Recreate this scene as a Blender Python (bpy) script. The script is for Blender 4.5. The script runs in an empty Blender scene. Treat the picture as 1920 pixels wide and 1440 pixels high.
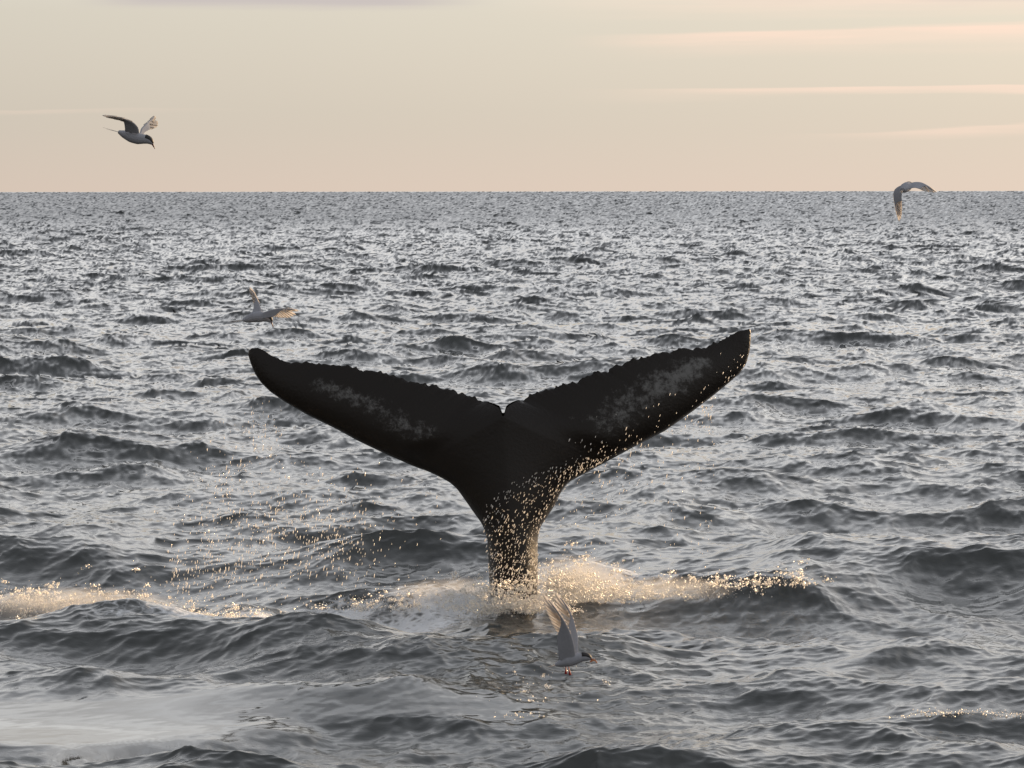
import bpy, bmesh, math, random
import numpy as np
from mathutils import Vector, Matrix

R = math.radians
scene = bpy.context.scene
rng = np.random.default_rng(11)
random.seed(11)

# ------------------------------------------------------------------ camera
CAM_H, FPX = 3.7, 6000.0                      # height over the sea, focal length in photo pixels
PITCH = math.atan(362.0 / FPX)                # horizon sits 362 px above the centre
cam_d = bpy.data.cameras.new('camera')
cam = bpy.data.objects.new('camera', cam_d)
scene.collection.objects.link(cam)
cam_d.sensor_width = 36.0
cam_d.lens = 36.0 * FPX / 1920.0
cam_d.clip_start, cam_d.clip_end = 0.5, 60000.0
cam.location = (0, 0, CAM_H)
cam.rotation_euler = (math.pi / 2 - PITCH, R(0.06), 0)
scene.camera = cam

# ------------------------------------------------------------------ light
SUN_AZ, SUN_EL = 42.0, 9.0                    # clockwise from the view direction, above the horizon
EXPOSURE = 0.45
scene.view_settings.view_transform = 'Standard'
scene.view_settings.look = 'None'
scene.view_settings.gamma = 1.0
scene.view_settings.exposure = EXPOSURE
scene.view_settings.use_curve_mapping = False

def N(nt, kind, **kw):
    n = nt.nodes.new(kind)
    for k, v in kw.items():
        setattr(n, k, v)
    return n

def math_node(nt, op, a, b=None, c=None, clamp=False):
    n = nt.nodes.new('ShaderNodeMath'); n.operation = op; n.use_clamp = clamp
    for i, v in enumerate((a, b, c)):
        if v is None: continue
        if isinstance(v, (int, float)): n.inputs[i].default_value = v
        else: nt.links.new(v, n.inputs[i])
    return n.outputs[0]

def ramp(nt, fac, stops, interp='LINEAR'):
    n = nt.nodes.new('ShaderNodeValToRGB'); n.color_ramp.interpolation = interp
    el = n.color_ramp.elements
    while len(el) < len(stops): el.new(0.5)
    for e, (p, c) in zip(el, stops):
        e.position = p
        e.color = (c, c, c, 1) if isinstance(c, (int, float)) else (*c, 1)
    nt.links.new(fac, n.inputs[0])
    return n.outputs[0]

def mix_rgb(nt, fac, a, b):
    n = nt.nodes.new('ShaderNodeMix'); n.data_type = 'RGBA'
    for sock, v in ((n.inputs[0], fac), (n.inputs[6], a), (n.inputs[7], b)):
        if isinstance(v, (int, float)): sock.default_value = v
        elif isinstance(v, tuple): sock.default_value = (*v, 1)
        else: nt.links.new(v, sock)
    return n.outputs[2]

world = bpy.data.worlds.new('World')
scene.world = world
world.use_nodes = True
wt = world.node_tree
bg = wt.nodes['Background']
SKY_STRENGTH = 0.12
sky = N(wt, 'ShaderNodeTexSky', sky_type='NISHITA', sun_disc=False)
sky.sun_elevation, sky.sun_rotation = R(SUN_EL), R(SUN_AZ)
sky.air_density, sky.dust_density, sky.ozone_density = 1.0, 3.0, 1.0
tc = N(wt, 'ShaderNodeTexCoord')
sep = N(wt, 'ShaderNodeSeparateXYZ')
wt.links.new(tc.outputs['Generated'], sep.inputs[0])
el = math_node(wt, 'MULTIPLY', math_node(wt, 'ARCSINE', sep.outputs['Z']), 180 / math.pi)      # degrees
az = math_node(wt, 'MULTIPLY', math_node(wt, 'ARCTAN2', sep.outputs['X'], sep.outputs['Y']), 180 / math.pi)
# a veil of high cloud: warm towards the horizon, grey overhead; bright band above the view added to lighten the sea
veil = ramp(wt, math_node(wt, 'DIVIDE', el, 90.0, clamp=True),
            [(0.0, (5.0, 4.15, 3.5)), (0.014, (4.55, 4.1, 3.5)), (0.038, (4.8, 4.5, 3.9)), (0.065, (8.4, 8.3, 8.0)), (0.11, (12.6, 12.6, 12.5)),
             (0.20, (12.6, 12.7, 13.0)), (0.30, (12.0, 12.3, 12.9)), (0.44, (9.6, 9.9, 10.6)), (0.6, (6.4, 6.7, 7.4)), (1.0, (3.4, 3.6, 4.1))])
# the whole evening sky is brighter on the sun's side
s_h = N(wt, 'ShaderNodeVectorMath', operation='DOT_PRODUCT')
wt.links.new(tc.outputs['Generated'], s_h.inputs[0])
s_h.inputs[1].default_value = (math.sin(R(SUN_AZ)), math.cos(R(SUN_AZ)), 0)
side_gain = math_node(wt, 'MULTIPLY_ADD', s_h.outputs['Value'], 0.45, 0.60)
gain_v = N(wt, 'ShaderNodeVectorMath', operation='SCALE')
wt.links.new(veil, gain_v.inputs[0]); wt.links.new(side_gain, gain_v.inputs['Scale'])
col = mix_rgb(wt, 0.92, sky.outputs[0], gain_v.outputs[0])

def vec(nt, x, y, z):
    n = nt.nodes.new('ShaderNodeCombineXYZ')
    for i, v in enumerate((x, y, z)):
        if isinstance(v, (int, float)): n.inputs[i].default_value = v
        else: nt.links.new(v, n.inputs[i])
    return n.outputs[0]

def noise(nt, v, scale=1.0, detail=4.0, rough=0.5, dist=0.0):
    n = nt.nodes.new('ShaderNodeTexNoise')
    n.inputs['Scale'].default_value = scale; n.inputs['Detail'].default_value = detail
    n.inputs['Roughness'].default_value = rough; n.inputs['Distortion'].default_value = dist
    if v is not None: nt.links.new(v, n.inputs['Vector'])
    return n.outputs['Fac']

# long thin cirrus streaks, stretched along the horizon
st = noise(wt, vec(wt, math_node(wt, 'MULTIPLY', az, 0.085), math_node(wt, 'MULTIPLY', el, 2.2), 3.7), 1.0, 5.0, 0.5, 0.35)
st2 = noise(wt, vec(wt, math_node(wt, 'MULTIPLY', az, 0.22), math_node(wt, 'MULTIPLY', el, 5.0), 9.1), 1.0, 4.0, 0.5, 0.2)

def streak(el0, slope, width, az0, az1, gain):
    """a streak of cirrus round elevation el0 (degrees), fading in from az0 to az1"""
    d = math_node(wt, 'SUBTRACT', el, math_node(wt, 'MULTIPLY_ADD', az, slope, el0))
    d = math_node(wt, 'ADD', d, math_node(wt, 'MULTIPLY', math_node(wt, 'SUBTRACT', st, 0.5), 0.55))
    up = N(wt, 'ShaderNodeMapRange', interpolation_type='SMOOTHSTEP')
    wt.links.new(d, up.inputs[0]); up.inputs[1].default_value = width * 0.5; up.inputs[2].default_value = width * 0.12
    lo = N(wt, 'ShaderNodeMapRange', interpolation_type='SMOOTHSTEP')
    wt.links.new(d, lo.inputs[0]); lo.inputs[1].default_value = -width * 1.6; lo.inputs[2].default_value = 0.0
    a = N(wt, 'ShaderNodeMapRange', interpolation_type='SMOOTHSTEP')
    wt.links.new(az, a.inputs[0]); a.inputs[1].default_value = az0; a.inputs[2].default_value = az1
    m = math_node(wt, 'MULTIPLY', math_node(wt, 'MULTIPLY', up.outputs[0], lo.outputs[0]), a.outputs[0])
    return math_node(wt, 'MULTIPLY', m, math_node(wt, 'MULTIPLY', math_node(wt, 'MULTIPLY_ADD', st2, 1.6, -0.2, clamp=True), gain))

m = streak(2.66, 0.02, 0.30, 0.6, 4.5, 0.9)
for args in ((1.70, 0.012, 0.10, 0.5, 7.0, 1.0), (0.82, 0.035, 0.12, 4.0, 9.0, 0.6), (1.42, 0.0, 0.05, -4.0, -9.0, 0.2), (3.3, 0.004, 0.2, -1.0, 5.0, 0.6)):
    m = math_node(wt, 'MAXIMUM', m, streak(*args))
col = mix_rgb(wt, m, col, (6.6, 4.85, 3.9))
# grey undersides of a broken cloud bank that starts just over the top of the view
bank_n = noise(wt, vec(wt, math_node(wt, 'MULTIPLY', az, 0.09), math_node(wt, 'MULTIPLY', el, 0.35), 1.3), 1.0, 5.0, 0.55, 0.3)
bank_h = N(wt, 'ShaderNodeMapRange', interpolation_type='SMOOTHSTEP')
wt.links.new(math_node(wt, 'ADD', el, math_node(wt, 'MULTIPLY', math_node(wt, 'SUBTRACT', bank_n, 0.5), 1.6)), bank_h.inputs[0])
bank_h.inputs[1].default_value = 3.32; bank_h.inputs[2].default_value = 4.2
bank = math_node(wt, 'MULTIPLY', bank_h.outputs[0], math_node(wt, 'MULTIPLY_ADD', bank_n, 2.4, -0.75, clamp=True))
def map_smooth(v, a, b):
    q = N(wt, 'ShaderNodeMapRange', interpolation_type='SMOOTHSTEP')
    wt.links.new(v, q.inputs[0]); q.inputs[1].default_value = a; q.inputs[2].default_value = b
    return q.outputs[0]
low = math_node(wt, 'ADD', el, math_node(wt, 'MULTIPLY', math_node(wt, 'SUBTRACT', st2, 0.5), 0.22))
low_l = math_node(wt, 'MULTIPLY', map_smooth(low, 3.16, 3.38), math_node(wt, 'MULTIPLY', map_smooth(az, -8.0, -6.2), map_smooth(az, 0.0, -2.4)))
low_r = math_node(wt, 'MULTIPLY', map_smooth(low, 3.26, 3.45), math_node(wt, 'MULTIPLY', map_smooth(az, 6.0, 9.0), map_smooth(az, 20.0, 14.0)))
low_c = math_node(wt, 'MULTIPLY', math_node(wt, 'ADD', low_l, low_r, clamp=True), map_smooth(el, 6.5, 4.5))
bank = math_node(wt, 'MAXIMUM', bank, low_c)
grey = ramp(wt, math_node(wt, 'DIVIDE', el, 90.0, clamp=True), [(0.0, (3.1, 2.65, 2.6)), (0.12, (4.6, 4.4, 4.3)), (0.3, (4.2, 4.1, 4.2)), (1.0, (1.6, 1.6, 1.8))])
col = mix_rgb(wt, math_node(wt, 'MULTIPLY', bank, 0.85), col, grey)
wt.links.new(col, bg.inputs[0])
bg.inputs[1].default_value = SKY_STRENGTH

sun_d = bpy.data.lights.new('sun', 'SUN')
sun_d.energy, sun_d.angle, sun_d.color = 5.0, R(0.5), (1.0, 0.68, 0.38)
sun = bpy.data.objects.new('sun', sun_d)
scene.collection.objects.link(sun)
SUN_DIR = Vector((math.sin(R(SUN_AZ)) * math.cos(R(SUN_EL)), math.cos(R(SUN_AZ)) * math.cos(R(SUN_EL)), math.sin(R(SUN_EL))))
sun.rotation_euler = SUN_DIR.to_track_quat('Z', 'Y').to_euler()
sun.location = (60, 60, 20)

# ------------------------------------------------------------------ places
CP, SP = math.cos(PITCH), math.sin(PITCH)

def at(px, py, Y):
    """the point at distance Y (along the view's ground direction) seen at photo pixel (px, py)"""
    u, v = (px - 960.0) / FPX, -(py - 720.0) / FPX
    fy, fz = CP + v * SP, -SP + v * CP
    return np.array((u / fy * Y, Y, CAM_H + fz / fy * Y))

def smoothstep(a, b, x):
    t = np.clip((x - a) / (b - a), 0, 1)
    return t * t * (3 - 2 * t)

def on_sea(px, py):
    u, v = (px - 960.0) / FPX, -(py - 720.0) / FPX
    fy, fz = CP + v * SP, -SP + v * CP
    Y = CAM_H / (-fz) * fy
    return np.array((u / fy * Y, Y))

def link(o, parent=None):
    scene.collection.objects.link(o)
    if parent is not None:
        o.parent = parent
    return o

def tag(o, label=None, cat=None, group=None, kind=None):
    for k, v in (('label', label), ('category', cat), ('group', group), ('kind', kind)):
        if v: o[k] = v
    return o

def mesh_np(name, V, F, mat=None, smooth=True):
    """mesh from numpy arrays; F is (n, 3) or (n, 4)"""
    me = bpy.data.meshes.new(name)
    V = np.ascontiguousarray(V, np.float32); F = np.ascontiguousarray(F, np.int32)
    k = F.shape[1]
    me.vertices.add(len(V)); me.vertices.foreach_set('co', V.ravel())
    me.loops.add(F.size); me.loops.foreach_set('vertex_index', F.ravel())
    me.polygons.add(len(F)); me.polygons.foreach_set('loop_start', np.arange(0, F.size, k, dtype=np.int32))
    me.polygons.foreach_set('use_smooth', np.full(len(F), smooth))
    me.update(calc_edges=True)
    if mat: me.materials.append(mat)
    return me

# ------------------------------------------------------------------ materials
def new_mat(name):
    m = bpy.data.materials.new(name); m.use_nodes = True
    nt = m.node_tree
    for n in list(nt.nodes): nt.nodes.remove(n)
    out = nt.nodes.new('ShaderNodeOutputMaterial')
    return m, nt, out

def principled(nt, color, rough, ior=1.45):
    p = nt.nodes.new('ShaderNodeBsdfPrincipled')
    if isinstance(color, tuple): p.inputs['Base Color'].default_value = (*color, 1)
    else: nt.links.new(color, p.inputs['Base Color'])
    if isinstance(rough, (int, float)): p.inputs['Roughness'].default_value = rough
    else: nt.links.new(rough, p.inputs['Roughness'])
    p.inputs['IOR'].default_value = ior
    return p

def mix_shader(nt, fac, a, b):
    n = nt.nodes.new('ShaderNodeMixShader')
    if isinstance(fac, (int, float)): n.inputs[0].default_value = fac
    else: nt.links.new(fac, n.inputs[0])
    nt.links.new(a, n.inputs[1]); nt.links.new(b, n.inputs[2])
    return n.outputs[0]

def water_material():
    m, nt, out = new_mat('sea_water')
    geo = N(nt, 'ShaderNodeNewGeometry')
    att = N(nt, 'ShaderNodeAttribute', attribute_name='wave_normal')
    calm = N(nt, 'ShaderNodeAttribute', attribute_name='ripple')
    foam = N(nt, 'ShaderNodeAttribute', attribute_name='foam')
    mp = N(nt, 'ShaderNodeMapping'); mp.inputs['Scale'].default_value = (5.0, 9.0, 5.0)
    mp.inputs['Rotation'].default_value = (0, 0, 0.35)
    nt.links.new(geo.outputs['Position'], mp.inputs[0])
    rip = noise(nt, mp.outputs[0], 2.2, 5.0, 0.6, 0.6)
    b = N(nt, 'ShaderNodeBump'); b.inputs['Distance'].default_value = 0.02
    nt.links.new(rip, b.inputs['Height']); nt.links.new(att.outputs['Vector'], b.inputs['Normal'])
    nt.links.new(math_node(nt, 'MULTIPLY', calm.outputs['Fac'], 0.16), b.inputs['Strength'])
    p = principled(nt, (0.05, 0.054, 0.0525), 0.035, 1.333)
    nt.links.new(b.outputs[0], p.inputs['Normal'])
    # foam: lace of bubbles, breaking up towards its edge
    fn = noise(nt, geo.outputs['Position'], 7.0, 8.0, 0.7, 0.8)
    fv = N(nt, 'ShaderNodeTexVoronoi', feature='DISTANCE_TO_EDGE'); fv.inputs['Scale'].default_value = 11.0
    nt.links.new(geo.outputs['Position'], fv.inputs['Vector'])
    f = math_node(nt, 'ADD', foam.outputs['Fac'], math_node(nt, 'MULTIPLY', math_node(nt, 'SUBTRACT', fn, 0.5), 1.1))
    f = math_node(nt, 'SUBTRACT', f, math_node(nt, 'MULTIPLY', fv.outputs['Distance'], 0.9))
    fr = N(nt, 'ShaderNodeMapRange', interpolation_type='SMOOTHSTEP')
    nt.links.new(f, fr.inputs[0]); fr.inputs[1].default_value = 0.25; fr.inputs[2].default_value = 0.7
    fr.inputs[4].default_value = 0.85
    fb = N(nt, 'ShaderNodeBump'); fb.inputs['Distance'].default_value = 0.05; fb.inputs['Strength'].default_value = 0.9
    nt.links.new(fn, fb.inputs['Height']); nt.links.new(att.outputs['Vector'], fb.inputs['Normal'])
    fd = principled(nt, (0.72, 0.74, 0.76), 0.6); nt.links.new(fb.outputs[0], fd.inputs['Normal'])
    fac = math_node(nt, 'MULTIPLY', fr.outputs[0], math_node(nt, 'GREATER_THAN', foam.outputs['Fac'], 0.02))
    nt.links.new(mix_shader(nt, fac, p.outputs[0], fd.outputs[0]), out.inputs[0])
    return m

def spray_material(name, color, trans, gloss):
    m, nt, out = new_mat(name)
    d = N(nt, 'ShaderNodeBsdfDiffuse'); d.inputs[0].default_value = (*color, 1)
    t = N(nt, 'ShaderNodeBsdfTranslucent'); t.inputs[0].default_value = (*color, 1)
    g = N(nt, 'ShaderNodeBsdfGlossy'); g.inputs['Roughness'].default_value = 0.15
    s = mix_shader(nt, trans, d.outputs[0], t.outputs[0])
    nt.links.new(mix_shader(nt, gloss, s, g.outputs[0]), out.inputs[0])
    return m

def whale_material():
    m, nt, out = new_mat('whale_skin')
    geo = N(nt, 'ShaderNodeTexCoord')
    sc_ = N(nt, 'ShaderNodeAttribute', attribute_name='scar')
    n1 = noise(nt, geo.outputs['Object'], 15.0, 8.0, 0.75, 0.1)
    n2 = noise(nt, geo.outputs['Object'], 2.6, 3.0, 0.5, 0.3)
    f = math_node(nt, 'ADD', sc_.outputs['Fac'], math_node(nt, 'MULTIPLY', math_node(nt, 'SUBTRACT', n1, 0.5), 2.6))
    f = math_node(nt, 'ADD', f, math_node(nt, 'MULTIPLY', math_node(nt, 'SUBTRACT', n2, 0.5), 0.9))
    fr = N(nt, 'ShaderNodeMapRange', interpolation_type='SMOOTHSTEP')
    nt.links.new(f, fr.inputs[0]); fr.inputs[1].default_value = 0.5; fr.inputs[2].default_value = 1.25
    c = mix_rgb(nt, math_node(nt, 'MULTIPLY', fr.outputs[0], math_node(nt, 'GREATER_THAN', sc_.outputs['Fac'], 0.02)), (0.010, 0.0075, 0.0055), (0.12, 0.12, 0.117))
    n3 = noise(nt, geo.outputs['Object'], 38.0, 5.0, 0.6)
    b = N(nt, 'ShaderNodeBump'); b.inputs['Distance'].default_value = 0.012; b.inputs['Strength'].default_value = 0.5
    nt.links.new(n3, b.inputs['Height'])
    p = principled(nt, c, 0.36, 1.30); nt.links.new(b.outputs[0], p.inputs['Normal'])
    nt.links.new(p.outputs[0], out.inputs[0])
    return m

def feather_material(name, color, trans):
    m, nt, out = new_mat(name)
    geo = N(nt, 'ShaderNodeTexCoord')
    n = noise(nt, geo.outputs['Object'], 60.0, 4.0, 0.6)
    c = mix_rgb(nt, n, tuple(x * 0.82 for x in color), tuple(min(1, x * 1.1) for x in color))
    d = N(nt, 'ShaderNodeBsdfDiffuse'); nt.links.new(c, d.inputs[0])
    t = N(nt, 'ShaderNodeBsdfTranslucent'); nt.links.new(c, t.inputs[0])
    nt.links.new(mix_shader(nt, trans, d.outputs[0], t.outputs[0]), out.inputs[0])
    return m

def plain_material(name, color, rough):
    m, nt, out = new_mat(name)
    geo = N(nt, 'ShaderNodeTexCoord')
    n = noise(nt, geo.outputs['Object'], 90.0, 3.0, 0.5)
    c = mix_rgb(nt, n, tuple(x * 0.75 for x in color), tuple(x * 1.2 for x in color))
    nt.links.new(principled(nt, c, rough).outputs[0], out.inputs[0])
    return m

M_WATER = water_material()
M_DROP = spray_material('falling_water', (0.95, 0.92, 0.87), 0.86, 0.1)
M_SPRAY = spray_material('splash_spray', (0.95, 0.92, 0.87), 0.85, 0.08)
M_WHALE = whale_material()
M_BARN = plain_material('barnacle_shell', (0.3, 0.3, 0.29), 0.8)
M_PLUME = feather_material('pale_grey_plumage', (0.29, 0.3, 0.33), 0.05)
M_FEATHER = feather_material('white_flight_feather', (0.78, 0.75, 0.72), 0.7)
M_CAP = plain_material('black_cap_plumage', (0.012, 0.011, 0.012), 0.6)
M_BILL = plain_material('dark_red_bill', (0.10, 0.012, 0.010), 0.4)
M_FOOT = plain_material('coral_red_foot', (0.36, 0.045, 0.04), 0.5)
M_KRILL = feather_material('orange_shrimp_shell', (0.5, 0.27, 0.15), 0.5)

# ------------------------------------------------------------------ the sea
A_SPEC, KP = 0.0068, 0.55
WIND = R(-90 + 16)            # the way the waves run: towards the camera, a little to the right

def spectrum_tile(L, Nn, k0, k1, seed, wind, spread, gain=1.0):
    r = np.random.default_rng(seed)
    k = 2 * np.pi * np.fft.fftfreq(Nn, L / Nn)
    kx, ky = np.meshgrid(k, k, indexing='xy')
    kk = np.hypot(kx, ky); kk[0, 0] = 1e-6
    th = np.arctan2(ky, kx) - wind
    D = np.where(np.cos(th) > 0, np.cos(th) ** spread, 0)
    ang = np.linspace(-np.pi / 2, np.pi / 2, 721)
    D = 0.86 * D / (np.sum(np.cos(ang) ** spread) * (ang[1] - ang[0])) + 0.14 / (2 * np.pi)
    P = A_SPEC * gain * (1 + 1.0 * np.exp(-((kk - 2.9) / 1.6) ** 2)) * kk ** -4.0 * np.exp(-1.25 * (KP / kk) ** 2) * D
    P = np.where((kk >= k0) & (kk < k1), P, 0)
    dk = 2 * np.pi / L
    h = (r.standard_normal((Nn, Nn)) + 1j * r.standard_normal((Nn, Nn))) * np.sqrt(P) * dk * Nn * Nn
    h = h.astype(np.complex64)
    ux, uy = (kx / kk).astype(np.float32), (ky / kk).astype(np.float32)
    kx, ky = kx.astype(np.float32), ky.astype(np.float32)
    F = lambda a: np.real(np.fft.ifft2(a)).astype(np.float32)
    f = [F(h), F(1j * kx * h), F(1j * ky * h)]                       # h, hx, hy
    f += [F(-1j * ux * h), F(-1j * uy * h)]                          # Dx, Dy (sharpen crests)
    f += [F(kx * ux * h), F(ky * uy * h), F(kx * uy * h)]
    f = np.stack(f, -1)
    f[..., 3:] *= -1                                                 # crests gather, troughs spread
    return L, Nn, f

TILES = [  # tile, rotation, chop, energy share, band
    (spectrum_tile(163.0, 512, 0.12, 2.0, 5, WIND, 5, 1.35), 0.0, 1.15, 1.0, 0),
    (spectrum_tile(41.0, 1024, 2.0, 14.0, 7, WIND, 3.0, 2.3), 0.0, 1.2, 0.7071, 1),
    (spectrum_tile(29.3, 1024, 2.0, 14.0, 9, WIND - 0.5, 3.0, 2.1), 0.5, 1.2, 0.7071, 1),
    (spectrum_tile(7.9, 512, 14.0, 90.0, 13, WIND + 0.3, 1.5, 2.1), -0.3, 0.8, 1.0, 2),
]

def sample(tile, x, y, rot):
    """fields of a tile at world x, y; vector fields turned back to world axes"""
    L, Nn, f = tile
    c, s = math.cos(rot), math.sin(rot)
    X, Y = c * x - s * y, s * x + c * y                              # world -> tile axes
    u, v = (X / L % 1.0) * Nn, (Y / L % 1.0) * Nn
    i, j = np.floor(u).astype(np.int64), np.floor(v).astype(np.int64)
    a, b = (u - i).astype(np.float32)[..., None], (v - j).astype(np.float32)[..., None]
    i %= Nn; j %= Nn; i1, j1 = (i + 1) % Nn, (j + 1) % Nn
    g = f[j, i] * (1 - a) * (1 - b) + f[j, i1] * a * (1 - b) + f[j1, i] * (1 - a) * b + f[j1, i1] * a * b
    h, hx, hy, dx, dy, jxx, jyy, jxy = [g[..., q] for q in range(8)]
    Hx, Hy = c * hx + s * hy, -s * hx + c * hy
    DX, DY = c * dx + s * dy, -s * dx + c * dy
    # J = Rt Jt R
    JXX = c * c * jxx + 2 * c * s * jxy + s * s * jyy
    JYY = s * s * jxx - 2 * c * s * jxy + c * c * jyy
    JXY = -c * s * jxx + (c * c - s * s) * jxy + c * s * jyy
    return h, Hx, Hy, DX, DY, JXX, JYY, JXY

# humps: (centre x, y, half sizes, turn, height) — the wash thrown up round the whale and a few big crests
def hump(px, py, sx, sy, h, turn=0.0):
    c = on_sea(px, py)
    return (c[0], c[1], sx, sy, turn, h)

HUMPS = [
    hump(40, 1150, 0.55, 0.30, 0.26, -0.1),      # wash at the left edge
    hump(330, 1190, 0.75, 0.24, 0.15, 0.1),       # dark mound before it
    hump(560, 1186, 0.6, 0.3, 0.08, 0.2),
    hump(1075, 1105, 0.38, 0.26, 0.20, 0.0),     # water heaved up right of the tail stock
    hump(60, 1085, 0.7, 0.35, 0.18, 0.0),
    hump(1780, 1375, 0.95, 0.27, 0.19, -0.05),    # crest bottom right
    hump(1640, 1235, 0.4, 0.2, 0.10, 0.5),
    hump(250, 1318, 2.3, 0.85, 0.05, 0.0),
    hump(700, 1306, 1.2, 0.5, 0.09, 0.0),        # smooth upwelling bottom left
]
SLICK = [(on_sea(140, 1348), 1.5, 1.15, 0.96), (on_sea(640, 1322), 1.5, 0.42, 0.72)]
FOAM = [  # px, py, half sizes (m), strength
    (840, 1142, 0.75, 0.62, 0.95), (960, 1125, 0.6, 0.5, 1.0), (1110, 1100, 0.6, 0.7, 1.0), (1290, 1108, 0.6, 0.4, 0.8),
    (620, 1140, 0.45, 0.4, 0.85), (400, 1168, 0.75, 0.34, 0.95), (180, 1150, 0.9, 0.6, 0.62), (520, 1160, 0.6, 0.35, 0.85),
    (1420, 1100, 0.45, 0.25, 0.6), (380, 1192, 0.65, 0.75, 0.68), (230, 1198, 0.5, 0.5, 0.5), (520, 1184, 0.55, 0.7, 0.74), (780, 1156, 0.5, 0.3, 0.9), (700, 1155, 0.7, 0.4, 0.95),
]

def sea_fields(x, y):
    """height, sideways shift, normal, foam and ripple of the sea at rest points x, y (arrays)"""
    x = np.asarray(x, np.float64); y = np.asarray(y, np.float64)
    att = np.ones_like(x)
    for c, rx, ry, much in SLICK:
        q = ((x - c[0]) / rx) ** 2 + ((y - c[1]) / ry) ** 2
        wob = 0.25 * np.sin(3.1 * x + 1.7 * y) + 0.2 * np.sin(5.3 * y - 2.2 * x)
        att *= 1 - much * smoothstep(1.25, 0.6, np.sqrt(q) - wob * 0.35)
    acc = [np.zeros_like(x) for _ in range(8)]
    for tile, rot, chop, share, band in TILES:
        g = sample(tile, x, y, rot)
        w = share * (np.ones_like(x) if band == 0 else att)
        if band == 0: w = w * (0.3 + 0.7 * np.sqrt(att))
        for q in range(8):
            acc[q] += g[q] * (w if q < 3 else w * chop)
    h, hx, hy, dx, dy, jxx, jyy, jxy = acc
    for cx, cy, sx, sy, t, H in HUMPS:
        c, s = math.cos(t), math.sin(t)
        X, Y = c * (x - cx) + s * (y - cy), -s * (x - cx) + c * (y - cy)
        g = H * np.exp(-(X / sx) ** 2 - (Y / sy) ** 2)
        h = h + g
        gX, gY = -2 * X / sx ** 2 * g, -2 * Y / sy ** 2 * g
        hx = hx + c * gX - s * gY; hy = hy + s * gX + c * gY
    nx = jxy * hy - hx * (1 + jyy)
    ny = hx * jxy - (1 + jxx) * hy
    nz = np.maximum((1 + jxx) * (1 + jyy) - jxy ** 2, 0.12)
    n = np.stack((nx, ny, nz), -1); n /= np.linalg.norm(n, axis=-1, keepdims=True)
    foam = np.zeros_like(x)
    for px, py, rx, ry, s in FOAM:
        c = on_sea(px, py)
        foam = np.maximum(foam, s * np.exp(-((x - c[0]) / rx) ** 2 - ((y - c[1]) / ry) ** 2))
    foam = np.where(foam < 0.08, 0, foam)
    return h, dx, dy, n, foam, att

def sea_height(x, y):
    x = np.atleast_1d(np.asarray(x, float)); y = np.atleast_1d(np.asarray(y, float))
    qx, qy = x.copy(), y.copy()
    for _ in range(2):
        f = sea_fields(qx, qy)
        qx, qy = x - f[1], y - f[2]
    return sea_fields(qx, qy)[0]

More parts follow.
